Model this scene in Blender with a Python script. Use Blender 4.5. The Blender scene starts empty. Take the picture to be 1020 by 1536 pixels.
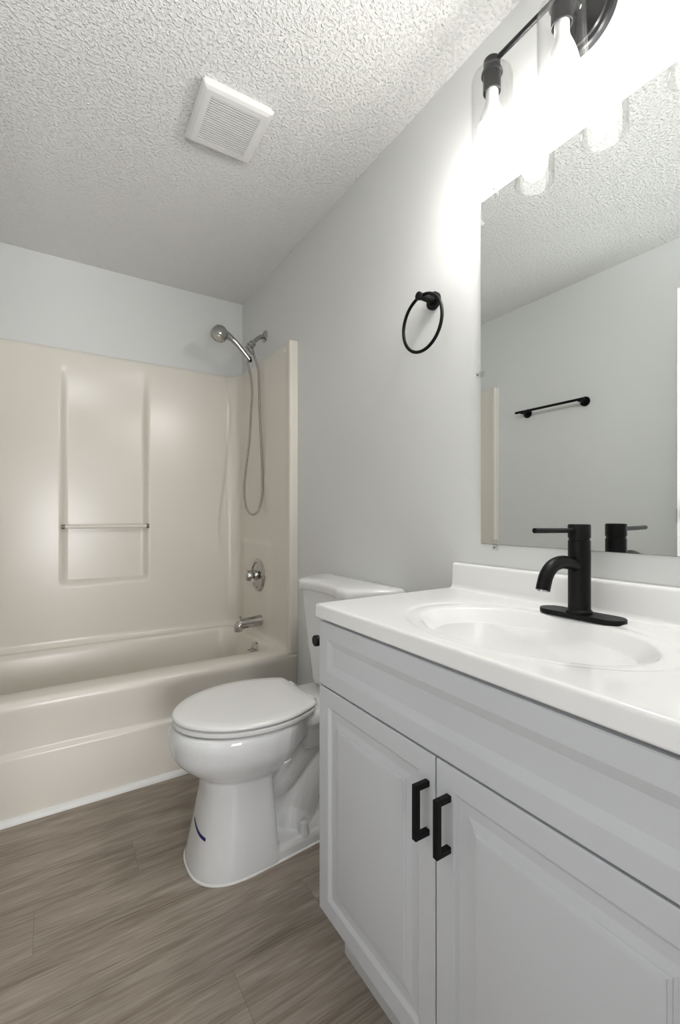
import bpy, bmesh, math
from mathutils import Vector, Matrix, bvhtree

PI = math.pi
scene = bpy.context.scene
COL = scene.collection

# ------------------------------------------------------------------ camera
cam_d = bpy.data.cameras.new('camera')
cam = bpy.data.objects.new('camera', cam_d)
COL.objects.link(cam)
cam.location = (-1.03, 0.0, 1.102)
cam.rotation_euler = (math.radians(90), 0, math.radians(-32.6))
cam_d.sensor_fit = 'HORIZONTAL'
cam_d.sensor_width = 24.0
cam_d.lens = 16.0
cam_d.shift_y = 5.0 / 1020.0
cam_d.clip_start = 0.02
scene.camera = cam

# ------------------------------------------------------------------ colour management, world, lights
scene.view_settings.view_transform = 'Standard'
scene.view_settings.look = 'None'
scene.view_settings.gamma = 1.0
scene.view_settings.use_curve_mapping = False
scene.view_settings.exposure = 0.2

world = bpy.data.worlds.new('world')
scene.world = world
world.use_nodes = True
bg = world.node_tree.nodes['Background']
bg.inputs['Color'].default_value = (0.98, 0.985, 1.0, 1)
bg.inputs['Strength'].default_value = 0.35

BULB_STRENGTH = 135.0
FILL_POWER = 60.0
la = bpy.data.lights.new('doorway_fill', 'AREA')  # added fill behind the camera, set low and tilted up to brighten ceiling and tub
la.shape = 'RECTANGLE'; la.size = 1.2; la.size_y = 1.1
la.energy = FILL_POWER; la.color = (0.985, 0.99, 1.0)
lo = bpy.data.objects.new('doorway_fill', la)
COL.objects.link(lo)
lo.location = (-0.74, -1.35, 0.95)
lo.rotation_euler = Vector((-0.10, 1.0, 0.65)).to_track_quat('-Z', 'Y').to_euler()

# ------------------------------------------------------------------ materials
def mat(name, col, rough=0.5, metal=0.0, spec=0.5, coat=0.0, var=0.0, var_scale=6.0,
        bump=0.0, bump_scale=60.0, bump_dist=0.002):
    m = bpy.data.materials.new(name); m.use_nodes = True
    nt = m.node_tree; b = nt.nodes['Principled BSDF']
    b.inputs['Base Color'].default_value = (*col, 1)
    b.inputs['Roughness'].default_value = rough
    b.inputs['Metallic'].default_value = metal
    b.inputs['Specular IOR Level'].default_value = spec
    b.inputs['Coat Weight'].default_value = coat
    b.inputs['Coat Roughness'].default_value = 0.05
    tc = nt.nodes.new('ShaderNodeTexCoord')
    if var > 0:
        n = nt.nodes.new('ShaderNodeTexNoise'); n.inputs['Scale'].default_value = var_scale
        n.inputs['Detail'].default_value = 3
        nt.links.new(tc.outputs['Object'], n.inputs['Vector'])
        r = nt.nodes.new('ShaderNodeValToRGB')
        r.color_ramp.elements[0].position = 0.3; r.color_ramp.elements[1].position = 0.7
        r.color_ramp.elements[0].color = (*[c * (1 - var) for c in col], 1)
        r.color_ramp.elements[1].color = (*[min(1, c * (1 + var)) for c in col], 1)
        nt.links.new(n.outputs['Fac'], r.inputs['Fac'])
        nt.links.new(r.outputs['Color'], b.inputs['Base Color'])
    if bump > 0:
        n = nt.nodes.new('ShaderNodeTexNoise'); n.inputs['Scale'].default_value = bump_scale
        n.inputs['Detail'].default_value = 4
        nt.links.new(tc.outputs['Object'], n.inputs['Vector'])
        bp = nt.nodes.new('ShaderNodeBump'); bp.inputs['Strength'].default_value = bump
        bp.inputs['Distance'].default_value = bump_dist
        nt.links.new(n.outputs['Fac'], bp.inputs['Height'])
        nt.links.new(bp.outputs['Normal'], b.inputs['Normal'])
    return m

M = {}
M['wall'] = mat('painted_drywall', (0.76, 0.77, 0.765), 0.42, spec=0.35, bump=0.25, bump_scale=90, bump_dist=0.0012)
M['trim'] = mat('white_trim_paint', (0.82, 0.82, 0.81), 0.35)
M['caulk'] = mat('white_caulk', (0.86, 0.86, 0.84), 0.4)
M['acrylic'] = mat('almond_fibreglass', (0.79, 0.75, 0.68), 0.26, spec=0.5, coat=0.0, var=0.012, var_scale=2.0, bump=0.05, bump_scale=9, bump_dist=0.004)
M['ceramic'] = mat('white_ceramic', (0.78, 0.785, 0.79), 0.07, coat=0.3)
M['seat'] = mat('white_seat_plastic', (0.83, 0.83, 0.82), 0.22)
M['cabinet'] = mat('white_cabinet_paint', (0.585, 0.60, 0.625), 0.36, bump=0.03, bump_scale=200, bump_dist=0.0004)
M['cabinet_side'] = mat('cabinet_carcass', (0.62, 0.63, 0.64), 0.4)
M['marble'] = mat('cultured_marble', (0.86, 0.86, 0.855), 0.12, coat=0.3, var=0.008)
M['black'] = mat('matte_black_metal', (0.003, 0.003, 0.003), 0.40, metal=0.0, spec=0.2)
M['gunmetal'] = mat('satin_black_fixture', (0.03, 0.03, 0.032), 0.35, metal=0.6)
M['chrome'] = mat('chrome', (0.50, 0.49, 0.475), 0.10, metal=1.0)
M['satin'] = mat('satin_nickel', (0.42, 0.42, 0.415), 0.22, metal=1.0)
M['mirror'] = mat('mirror_silver', (0.86, 0.885, 0.875), 0.0, metal=1.0)
M['vent'] = mat('vent_plastic', (0.80, 0.80, 0.785), 0.4)
M['dark'] = mat('slot_shade_black', (0.015, 0.015, 0.015), 0.8)  # near-black colour for the shade between the vent louvres
M['endcap'] = mat('tarnished_endcap', (0.22, 0.19, 0.15), 0.4, metal=0.5)
M['blue'] = mat('blue_mark', (0.008, 0.01, 0.12), 0.5)
M['socket'] = mat('white_socket', (0.8, 0.8, 0.8), 0.4)

def hose_mat():
    m = mat('ribbed_steel', (0.50, 0.48, 0.44), 0.25, metal=1.0)
    nt = m.node_tree; b = nt.nodes['Principled BSDF']
    tc = nt.nodes.new('ShaderNodeTexCoord')
    w = nt.nodes.new('ShaderNodeTexWave'); w.bands_direction = 'Z'; w.inputs['Scale'].default_value = 60
    nt.links.new(tc.outputs['Object'], w.inputs['Vector'])
    bp = nt.nodes.new('ShaderNodeBump'); bp.inputs['Strength'].default_value = 0.7; bp.inputs['Distance'].default_value = 0.002
    nt.links.new(w.outputs['Fac'], bp.inputs['Height']); nt.links.new(bp.outputs['Normal'], b.inputs['Normal'])
    return m
M['hose'] = hose_mat()

def clear_mat(name, tint, base=0.04, k=0.5):
    m = bpy.data.materials.new(name); m.use_nodes = True
    nt = m.node_tree
    for n in list(nt.nodes):
        if n.type == 'BSDF_PRINCIPLED': nt.nodes.remove(n)
    out = nt.nodes['Material Output']
    tr = nt.nodes.new('ShaderNodeBsdfTransparent'); tr.inputs['Color'].default_value = (*tint, 1)
    gl = nt.nodes.new('ShaderNodeBsdfGlossy'); gl.inputs['Roughness'].default_value = 0.03
    lw0 = nt.nodes.new('ShaderNodeLayerWeight'); lw0.inputs['Blend'].default_value = 0.5
    lw = nt.nodes.new('ShaderNodeMath'); lw.operation = 'POWER'; lw.inputs[1].default_value = k
    nt.links.new(lw0.outputs['Facing'], lw.inputs[0])
    mr = nt.nodes.new('ShaderNodeMapRange')
    mr.inputs['From Min'].default_value = 0; mr.inputs['From Max'].default_value = 1
    mr.inputs['To Min'].default_value = base; mr.inputs['To Max'].default_value = 0.5
    nt.links.new(lw.outputs[0], mr.inputs['Value'])
    mx = nt.nodes.new('ShaderNodeMixShader')
    nt.links.new(mr.outputs['Result'], mx.inputs['Fac'])
    nt.links.new(tr.outputs['BSDF'], mx.inputs[1]); nt.links.new(gl.outputs['BSDF'], mx.inputs[2])
    nt.links.new(mx.outputs['Shader'], out.inputs['Surface'])
    return m
M['glass'] = clear_mat('clear_glass', (0.975, 0.975, 0.975), 0.015, 4.5)
M['clip'] = clear_mat('clear_plastic', (0.97, 0.97, 0.97), 0.06, 2.5)

def bulb_mat():
    m = bpy.data.materials.new('lit_bulb'); m.use_nodes = True
    nt = m.node_tree; b = nt.nodes['Principled BSDF']
    b.inputs['Base Color'].default_value = (0.9, 0.9, 0.9, 1)
    b.inputs['Emission Color'].default_value = (1.0, 0.975, 0.93, 1)
    b.inputs['Emission Strength'].default_value = BULB_STRENGTH
    return m
M['bulb'] = bulb_mat()

def ceiling_mat():
    m = mat('popcorn_ceiling', (0.90, 0.90, 0.885), 0.85, spec=0.15)
    nt = m.node_tree; b = nt.nodes['Principled BSDF']
    tc = nt.nodes.new('ShaderNodeTexCoord')
    n1 = nt.nodes.new('ShaderNodeTexNoise'); n1.inputs['Scale'].default_value = 105; n1.inputs['Detail'].default_value = 2.0
    n1.inputs['Roughness'].default_value = 0.6
    nt.links.new(tc.outputs['Object'], n1.inputs['Vector'])
    r = nt.nodes.new('ShaderNodeValToRGB')
    r.color_ramp.elements[0].position = 0.48; r.color_ramp.elements[1].position = 0.78
    nt.links.new(n1.outputs['Fac'], r.inputs['Fac'])
    v = nt.nodes.new('ShaderNodeTexNoise'); v.inputs['Scale'].default_value = 260; v.inputs['Detail'].default_value = 3
    nt.links.new(tc.outputs['Object'], v.inputs['Vector'])
    mx = nt.nodes.new('ShaderNodeMath'); mx.operation = 'MULTIPLY_ADD'
    mx.inputs[1].default_value = 0.35
    nt.links.new(v.outputs['Fac'], mx.inputs[0]); nt.links.new(r.outputs['Color'], mx.inputs[2])
    bp = nt.nodes.new('ShaderNodeBump'); bp.inputs['Strength'].default_value = 0.9; bp.inputs['Distance'].default_value = 0.0055
    nt.links.new(mx.outputs[0], bp.inputs['Height']); nt.links.new(bp.outputs['Normal'], b.inputs['Normal'])
    return m
M['ceiling'] = ceiling_mat()

def floor_mat():
    m = mat('vinyl_planks', (0.3, 0.26, 0.22), 0.42, spec=0.4)
    nt = m.node_tree; b = nt.nodes['Principled BSDF']; L = nt.links
    def math_(op, a=None, bb=None, c=None):
        n = nt.nodes.new('ShaderNodeMath'); n.operation = op
        for i, v in enumerate((a, bb, c)):
            if v is None: continue
            if hasattr(v, 'links') or hasattr(v, 'is_output'): L.new(v, n.inputs[i])
            else: n.inputs[i].default_value = v
        return n.outputs[0]
    tc = nt.nodes.new('ShaderNodeTexCoord')
    sp = nt.nodes.new('ShaderNodeSeparateXYZ'); L.new(tc.outputs['Object'], sp.inputs[0])
    x, y = sp.outputs[0], sp.outputs[1]
    ry = math_('DIVIDE', math_('SUBTRACT', y, 0.001), 0.152)
    row = math_('FLOOR', ry); fy = math_('FRACT', ry)
    xs = math_('DIVIDE', math_('SUBTRACT', x, math_('MULTIPLY_ADD', row, 0.27, -0.657 - 0.27 * 6)), 1.22)
    colm = math_('FLOOR', xs); fx = math_('FRACT', xs)
    cid = nt.nodes.new('ShaderNodeCombineXYZ'); L.new(row, cid.inputs[0]); L.new(colm, cid.inputs[1])
    wn = nt.nodes.new('ShaderNodeTexWhiteNoise'); L.new(cid.outputs[0], wn.inputs['Vector'])
    # stretched grain, shifted per plank
    gv = nt.nodes.new('ShaderNodeCombineXYZ')
    L.new(math_('MULTIPLY', x, 1.0), gv.inputs[0])
    L.new(math_('MULTIPLY_ADD', y, 7.0, math_('MULTIPLY', wn.outputs['Value'], 30.0)), gv.inputs[1])
    L.new(math_('MULTIPLY', wn.outputs['Value'], 9.0), gv.inputs[2])
    g1 = nt.nodes.new('ShaderNodeTexNoise'); g1.inputs['Scale'].default_value = 2.6; g1.inputs['Detail'].default_value = 6
    g1.inputs['Distortion'].default_value = 0.9; L.new(gv.outputs[0], g1.inputs['Vector'])
    gv2 = nt.nodes.new('ShaderNodeCombineXYZ')
    L.new(math_('MULTIPLY', x, 4.0), gv2.inputs[0])
    L.new(math_('MULTIPLY_ADD', y, 95.0, math_('MULTIPLY', wn.outputs['Value'], 50.0)), gv2.inputs[1])
    g2 = nt.nodes.new('ShaderNodeTexNoise'); g2.inputs['Scale'].default_value = 2.2; g2.inputs['Detail'].default_value = 4
    g2.inputs['Distortion'].default_value = 0.5
    L.new(gv2.outputs[0], g2.inputs['Vector'])
    mixv = math_('ADD', math_('MULTIPLY', g1.outputs['Fac'], 0.50), math_('MULTIPLY', g2.outputs['Fac'], 0.50))
    r = nt.nodes.new('ShaderNodeValToRGB')
    r.color_ramp.elements[0].position = 0.36; r.color_ramp.elements[0].color = (0.215, 0.174, 0.137, 1)
    r.color_ramp.elements[1].position = 0.64; r.color_ramp.elements[1].color = (0.43, 0.372, 0.312, 1)
    e = r.color_ramp.elements.new(0.5); e.color = (0.325, 0.275, 0.226, 1)
    L.new(mixv, r.inputs['Fac'])
    # per-plank tone
    tone = math_('MULTIPLY_ADD', wn.outputs['Value'], 0.16, 0.92)
    # seams
    def seam(f, w):
        a = math_('LESS_THAN', f, w); c = math_('GREATER_THAN', f, 1 - w); return math_('MAXIMUM', a, c)
    sm = math_('MAXIMUM', seam(fy, 0.006), seam(fx, 0.0009))
    tone2 = math_('MULTIPLY', tone, math_('MULTIPLY_ADD', sm, -0.22, 1.0))
    vm = nt.nodes.new('ShaderNodeVectorMath'); vm.operation = 'SCALE'
    L.new(r.outputs['Color'], vm.inputs[0]); L.new(tone2, vm.inputs['Scale'])
    L.new(vm.outputs[0], b.inputs['Base Color'])
    bp = nt.nodes.new('ShaderNodeBump'); bp.inputs['Strength'].default_value = 0.25; bp.inputs['Distance'].default_value = 0.0008
    L.new(math_('SUBTRACT', g2.outputs['Fac'], sm), bp.inputs['Height']); L.new(bp.outputs['Normal'], b.inputs['Normal'])
    return m
M['floor'] = floor_mat()

# ------------------------------------------------------------------ helpers
def finish(me, angle=35):
    for p in me.polygons: p.use_smooth = True
    me.set_sharp_from_angle(angle=math.radians(angle))

def obj(name, bm, m, parent=None, angle=35, recalc=True):
    if recalc: bmesh.ops.recalc_face_normals(bm, faces=bm.faces)
    me = bpy.data.meshes.new(name); bm.to_mesh(me); bm.free()
    finish(me, angle)
    me.materials.append(m)
    o = bpy.data.objects.new(name, me); COL.objects.link(o)
    if parent is not None:
        o.parent = parent
        o.matrix_parent_inverse = Matrix.Translation(-root_loc(parent))
    return o

def root_loc(p):
    v = Vector(p.location)
    if p.parent is not None: return Vector((0, 0, 0)) + world_off(p)
    return v
def world_off(p):
    # parts are built in world coordinates: their own matrix is identity in world space
    return Vector((0, 0, 0)) if p.type == 'MESH' else Vector(p.location)

def thing(name, label, cat, loc, group=None):
    o = bpy.data.objects.new(name, None); COL.objects.link(o)
    o.empty_display_size = 0.05
    o.location = loc; o['label'] = label; o['category'] = cat
    if group: o['group'] = group
    return o

def tag(o, label, cat, group=None):
    o['label'] = label; o['category'] = cat
    if group: o['group'] = group
    return o

def struct(name, bm, m, parent=None, angle=35):
    o = obj(name, bm, m, parent, angle)
    if parent is None: o['kind'] = 'structure'
    return o

def new(): return bmesh.new()

def box(bm, x0, x1, y0, y1, z0, z1, bev=0.0, seg=2):
    vs = [bm.verts.new(p) for p in [(x0,y0,z0),(x1,y0,z0),(x1,y1,z0),(x0,y1,z0),(x0,y0,z1),(x1,y0,z1),(x1,y1,z1),(x0,y1,z1)]]
    fs = [bm.faces.new([vs[i] for i in f]) for f in [(0,3,2,1),(4,5,6,7),(0,1,5,4),(1,2,6,5),(2,3,7,6),(3,0,4,7)]]
    if bev > 0:
        es = list({e for f in fs for e in f.edges})
        bmesh.ops.bevel(bm, geom=es, offset=bev, segments=seg, profile=0.5, affect='EDGES')
    return bm

def basis(d):
    d = Vector(d).normalized()
    up = Vector((0, 0, 1)) if abs(d.z) < 0.95 else Vector((1, 0, 0))
    a = d.cross(up).normalized(); b = d.cross(a).normalized()
    return d, a, b

def lathe(bm, origin, axis, prof, n=32, closed=False):
    """prof: list of (distance along axis, radius)."""
    d, a, b = basis(axis); o = Vector(origin); rings = []
    for t, r in prof:
        if r < 1e-6: rings.append([bm.verts.new(o + d * t)])
        else: rings.append([bm.verts.new(o + d * t + (a * math.cos(2*PI*k/n) + b * math.sin(2*PI*k/n)) * r) for k in range(n)])
    for i in range(len(rings) - 1):
        A, B = rings[i], rings[i+1]
        for k in range(n):
            k2 = (k + 1) % n
            if len(A) == 1 and len(B) == 1: continue
            if len(A) == 1: bm.faces.new([A[0], B[k2], B[k]])
            elif len(B) == 1: bm.faces.new([A[k], A[k2], B[0]])
            else: bm.faces.new([A[k], A[k2], B[k2], B[k]])
    if closed:
        A, B = rings[-1], rings[0]
        for k in range(n): bm.faces.new([A[k], A[(k+1)%n], B[(k+1)%n], B[k]])
    return bm

def catmull(pts, sub=8):
    P = [Vector(p) for p in pts]; out = []
    for i in range(len(P) - 1):
        p0 = P[i-1] if i > 0 else P[0] * 2 - P[1]
        p1, p2 = P[i], P[i+1]
        p3 = P[i+2] if i + 2 < len(P) else P[-1] * 2 - P[-2]
        for k in range(sub):
            t = k / sub
            out.append(0.5 * ((2*p1) + (-p0+p2)*t + (2*p0-5*p1+4*p2-p3)*t*t + (-p0+3*p1-3*p2+p3)*t**3))
    out.append(P[-1]); return out

def tube(bm, pts, rad, n=16, cap=True, scale_ab=(1, 1)):
    """rad: number or function of 0..1"""
    P = [Vector(p) for p in pts]; rings = []
    d0 = (P[1] - P[0]).normalized(); _, a, b = basis(d0)
    for i, p in enumerate(P):
        d = (P[min(i+1, len(P)-1)] - P[max(i-1, 0)]).normalized()
        a = (a - d * a.dot(d)).normalized(); b = d.cross(a)
        r = rad(i / (len(P) - 1)) if callable(rad) else rad
        rings.append([bm.verts.new(p + (a*math.cos(2*PI*k/n)*scale_ab[0] + b*math.sin(2*PI*k/n)*scale_ab[1]) * r) for k in range(n)])
    for i in range(len(rings) - 1):
        for k in range(n): bm.faces.new([rings[i][k], rings[i][(k+1)%n], rings[i+1][(k+1)%n], rings[i+1][k]])
    if cap:
        bm.faces.new(list(reversed(rings[0]))); bm.faces.new(rings[-1])
    return bm

def torus(bm, c, axis, R, r, n=48, m=12):
    d, a, b = basis(axis); c = Vector(c); rings = []
    for i in range(n):
        t = 2*PI*i/n; u = a*math.cos(t) + b*math.sin(t)
        rings.append([bm.verts.new(c + u*(R + r*math.cos(2*PI*k/m)) + d*r*math.sin(2*PI*k/m)) for k in range(m)])
    for i in range(n):
        A, B = rings[i], rings[(i+1)%n]
        for k in range(m): bm.faces.new([A[k], A[(k+1)%m], B[(k+1)%m], B[k]])
    return bm

def loft(bm, rings, cap0=True, cap1=True):
    R = [[bm.verts.new(p) for p in r] for r in rings]; n = len(R[0])
    for i in range(len(R) - 1):
        for k in range(n): bm.faces.new([R[i][k], R[i][(k+1)%n], R[i+1][(k+1)%n], R[i+1][k]])
    if cap0: bm.faces.new(list(reversed(R[0])))
    if cap1: bm.faces.new(R[-1])
    return R

def sloft(bm, rings, sub=4, cap0=True, cap1=True):
    """loft through rings with smooth interpolation between them"""
    out = []; n = len(rings[0])
    cols = [catmull([r[k] for r in rings], sub) for k in range(n)]
    return loft(bm, [[cols[k][i] for k in range(n)] for i in range(len(cols[0]))], cap0, cap1)

def sstep(a, b, x):
    t = min(1.0, max(0.0, (x - a) / (b - a))); return t*t*(3 - 2*t)

# ------------------------------------------------------------------ dimensions of the room
W = 1.53          # left wall at x = -W, right wall at x = 0
YB = 2.763        # back wall
YF = 0.10         # inner face of the front wall
ZC = 2.438
YT = 1.995        # front of the tub

# ------------------------------------------------------------------ shell
bm = new(); box(bm, -W-0.12, 0.12, -1.6, YB+0.12, -0.10, 0.0); struct('floor', bm, M['floor'])
bm = new(); box(bm, -W-0.12, 0.12, -0.02, YB+0.12, ZC, ZC+0.10); struct('ceiling', bm, M['ceiling'])
bm = new(); box(bm, 0.0, 0.12, -0.02, YB+0.12, 0.0, ZC); struct('wall_right', bm, M['wall'])
bm = new(); box(bm, -W-0.12, -W, -0.02, YB+0.12, 0.0, ZC); struct('wall_left', bm, M['wall'])
bm = new(); box(bm, -W, 0.0, YB, YB+0.12, 0.0, ZC); struct('wall_back', bm, M['wall'])
bm = new()
box(bm, -0.66, 0.0, -0.02, YF, 0.0, ZC)
box(bm, -W, -1.49, -0.02, YF, 0.0, ZC)
box(bm, -1.49, -0.66, -0.02, YF, 2.06, ZC)
struct('wall_front', bm, M['wall'])
# door frame lining the opening
bm = new()
box(bm, -0.68, -0.66, -0.03, YF+0.005, 0.0, 2.06, 0.002)
box(bm, -1.49, -1.47, -0.03, YF+0.005, 0.0, 2.06, 0.002)
box(bm, -1.47, -0.68, -0.03, YF+0.005, 2.04, 2.06, 0.002)
struct('trim_1', bm, M['trim'])
# quarter-round at the foot of the tub
bm = new()
pr = [(YT, 0.0), (YT-0.017, 0.0), (YT-0.0165, 0.006), (YT-0.013, 0.014), (YT-0.007, 0.019), (YT, 0.021)]
loft(bm, [[(x, y, z) for y, z in pr] for x in (-W, -0.002)])
struct('trim_2', bm, M['caulk'])
# baseboards
bm = new(); box(bm, -0.012, 0.0, 0.98, YT-0.02, 0.0, 0.08, 0.003); struct('baseboard_right', bm, M['trim'])
bm = new(); box(bm, -W, -W+0.012, 0.14, YT-0.02, 0.0, 0.08, 0.003); struct('baseboard_left', bm, M['trim'])

# the open door, swung in toward the left wall
hinge = Vector((-1.455, 0.125, 0)); tip = Vector((-1.152, 0.823, 0))
dv = (tip - hinge).normalized(); nv = Vector((-dv.y, dv.x, 0))
def slab(bm, u0, u1, t0, t1, z0, z1, bev=0.0):
    b2 = new(); box(b2, u0, u1, t0, t1, z0, z1, bev)
    mt = Matrix(((dv.x, nv.x, 0, hinge.x), (dv.y, nv.y, 0, hinge.y), (0, 0, 1, 0), (0, 0, 0, 1)))
    bmesh.ops.transform(b2, matrix=mt, verts=b2.verts)
    me = bpy.data.meshes.new('t'); b2.to_mesh(me); b2.free(); bm.from_mesh(me); bpy.data.meshes.remove(me)
bm = new(); slab(bm, 0, (tip-hinge).length, 0, 0.035, 0.012, 2.035, 0.002)
door = struct('door_1', bm, M['trim'])
bm = new(); slab(bm, (tip-hinge).length-0.0005, (tip-hinge).length+0.0015, 0.005, 0.030, 1.07, 1.13)
obj('latch_plate', bm, M['satin'], door)
for sgn, nm in ((1, 'door_knob'), (-1, 'door_knob')):
    bm = new(); o3 = hinge + dv * ((tip-hinge).length-0.065) + Vector((0, 0, 1.10)) + nv * (0.035 if sgn > 0 else 0)
    lathe(bm, o3, nv * sgn, [(0, 0.03), (0.006, 0.03), (0.01, 0.012), (0.028, 0.012), (0.036, 0.024), (0.05, 0.026), (0.058, 0.018), (0.06, 0)], 24)
    obj(nm, bm, M['black'], door)

# ------------------------------------------------------------------ tub and surround (one moulded unit)
tubu = thing('bathtub', 'almond fibreglass tub with matching shower surround filling the far end of the room', 'bathtub', (-0.765, 2.38, 0.0))
XT0, XT1 = -W+0.001, -0.001
ZR = 0.432

def rrect(x0, x1, y0, y1, r, z, n=10):
    out = []
    for cx, cy, a0 in ((x1-r, y1-r, 0), (x0+r, y1-r, PI/2), (x0+r, y0+r, PI), (x1-r, y0+r, 1.5*PI)):
        for k in range(n + 1):
            a = a0 + (PI/2) * k / n; out.append((cx + r*math.cos(a), cy + r*math.sin(a), z))
    return out
bm = new()
def ring(ix, iyf, iyb, r, z, ixr=None):
    ixr = ix if ixr is None else ixr
    return rrect(XT0+ix, XT1-ixr, YT+iyf, YB-0.002-iyb, r, z)
rings = [ring(0.0, 0.0, 0, 0.001, 0.0), ring(0, 0, 0, 0.001, 0.222), ring(0, 0.003, 0, 0.001, 0.234),
         ring(0, 0.0125, 0, 0.001, 0.2415), ring(0, 0.0135, 0, 0.001, 0.25), ring(0, 0.009, 0, 0.001, 0.32), ring(0, 0.002, 0, 0.001, 0.385),
         ring(0, 0.000, 0, 0.001, 0.400), ring(0, 0.0015, 0, 0.002, 0.412), ring(0, 0.007, 0, 0.002, 0.423), ring(0, 0.016, 0, 0.002, 0.4300), ring(0, 0.026, 0, 0.003, ZR),
         ring(0.072, 0.105, 0.075, 0.10, ZR), ring(0.080, 0.112, 0.082, 0.10, ZR-0.003), ring(0.088, 0.119, 0.088, 0.10, ZR-0.012),
         ring(0.094, 0.123, 0.092, 0.10, ZR-0.03), ring(0.15, 0.138, 0.108, 0.11, 0.25, 0.118), ring(0.22, 0.150, 0.12, 0.12, 0.15, 0.135),
         ring(0.26, 0.165, 0.135, 0.12, 0.105, 0.155), ring(0.31, 0.20, 0.17, 0.11, 0.085, 0.20), ring(0.34, 0.24, 0.21, 0.09, 0.082, 0.25)]
loft(bm, rings)
obj('tub', bm, M['acrylic'], tubu, 60)

# surround: plan path swept in z, with the soap niche as a relief in the back panel
XP = 0.0435          # thickness at the side walls
YP = 2.726           # face of the back panel
ZS0, ZS1 = ZR-0.004, 1.956
RC = 0.075
path = []            # (x, y, nx, ny) inward facing
def seg(p, q, nrm, step):
    L = math.dist(p, q); n = max(1, int(round(L/step)))
    for k in range(n):
        t = k / n; path.append((p[0]+(q[0]-p[0])*t, p[1]+(q[1]-p[1])*t, *nrm))
XR = -XP; XL = -W + XP
def arc(cx, cy, r, a0, a1, n, sign):
    for k in range(n):
        a = a0 + (a1-a0)*k/n; path.append((cx+r*math.cos(a), cy+r*math.sin(a), sign*math.cos(a), sign*math.sin(a)))
# right flange
path.append((-0.0008, YT+0.0005, 0, -1)); path.append((XR+0.012, YT+0.0005, 0, -1))
arc(XR+0.007, YT+0.007, 0.0075, 1.5*PI, PI, 5, 1)
path.append((XR-0.0005, YT+0.02, -1, 0)); path.append((XR+0.004, YT+0.045, -1, 0)); path.append((XR+0.006, YT+0.06, -1, 0))
seg((XR+0.006, YT+0.075), (XR, YP-RC), (-1, 0), 0.02)
arc(XR-RC, YP-RC, RC, 0, PI/2, 10, -1)
seg((XR-RC, YP), (XL+RC, YP), (0, -1), 0.0065)
arc(XL+RC, YP-RC, RC, PI/2, PI, 10, -1)
seg((XL, YP-RC), (XL-0.006, YT+0.075), (1, 0), 0.02)
path.append((XL-0.006, YT+0.06, 1, 0)); path.append((XL-0.004, YT+0.045, 1, 0)); path.append((XL+0.0005, YT+0.02, 1, 0))
arc(XL-0.007, YT+0.007, 0.0075, 0, -PI/2, 5, 1)
path.append((XL-0.012, YT+0.0005, 0, -1)); path.append((-W+0.0008, YT+0.0005, 0, -1))
def relief(x, y, nx, z):
    d = 0.0
    if y > YP-0.001:
        ex = sstep(-0.990, -0.955, x) * (1 - sstep(-0.592, -0.560, x))
        ez = sstep(0.742, 0.764, z)
        top = 1 - sstep(1.62, 1.935, z)
        d -= 0.034 * ex * ez * top                  # into the wall
    if nx < -0.9 and y > YT+0.1:
        d += 0.007 * (1 - sstep(0.945, 0.962, z)) * sstep(2.20, 2.30, y) * (1 - sstep(2.60, 2.66, y))
    return d
bm = new(); NZ = 118
zs = [ZS0 + (ZS1-ZS0)*k/NZ for k in range(NZ+1)]
rows = []
for z in zs:
    row = []
    for (x, y, nx, ny) in path:
        d = relief(x, y, nx, z)
        # cove where the panel meets the tub deck
        if abs(ny + 1) > 0.02 or y > YT + 0.02:
            c = max(0.0, 1 - (z-ZS0)/0.03); d += 0.02 * c * c if y > YT+0.05 else 0
        row.append(bm.verts.new((x + nx*d, y + ny*d, z)))
    rows.append(row)
def toprow(k, zz):
    row = []
    for (x, y, nx, ny) in path:
        f = k
        X = max(-W+0.0005, min(-0.0005, x - nx*f)); Y = min(YB-0.0005, max(YT+0.0005, y - ny*f if y > YT+0.02 else y + (0.0)))
        row.append(bm.verts.new((X, Y, zz)))
    return row
rows.append(toprow(0.003, ZS1+0.003)); rows.append(toprow(0.05, ZS1+0.003))
for i in range(len(rows)-1):
    for k in range(len(path)-1):
        bm.faces.new([rows[i][k], rows[i][k+1], rows[i+1][k+1], rows[i+1][k]])
bmesh.ops.recalc_face_normals(bm, faces=bm.faces)
sur = obj('surround', bm, M['acrylic'], tubu, 50, recalc=False)
# screw cover near the top corner of the flange
bm = new(); lathe(bm, (XR+0.005, YT+0.065, 1.925), (-1, 0, 0), [(0, 0.008), (0.004, 0.007), (0.006, 0.004), (0.0065, 0)], 16)
obj('screw_cover', bm, M['trim'], tubu)
# bar across the niche
bm = new(); tube(bm, [(-0.966, YP-0.012, 1.043), (-0.578, YP-0.012, 1.043)], 0.0095, 20)
bar = obj('niche_bar', bm, M['acrylic'], tubu); bar['label'] = 'glossy rail across the shelf niche'
for x0, x1 in ((-0.981, -0.966), (-0.578, -0.563)):
    bm = new(); tube(bm, [(x0, YP-0.010, 1.043), (x1, YP-0.010, 1.043)], 0.0125, 20)
    obj('end_cap', bm, M['endcap'], bar)
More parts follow.
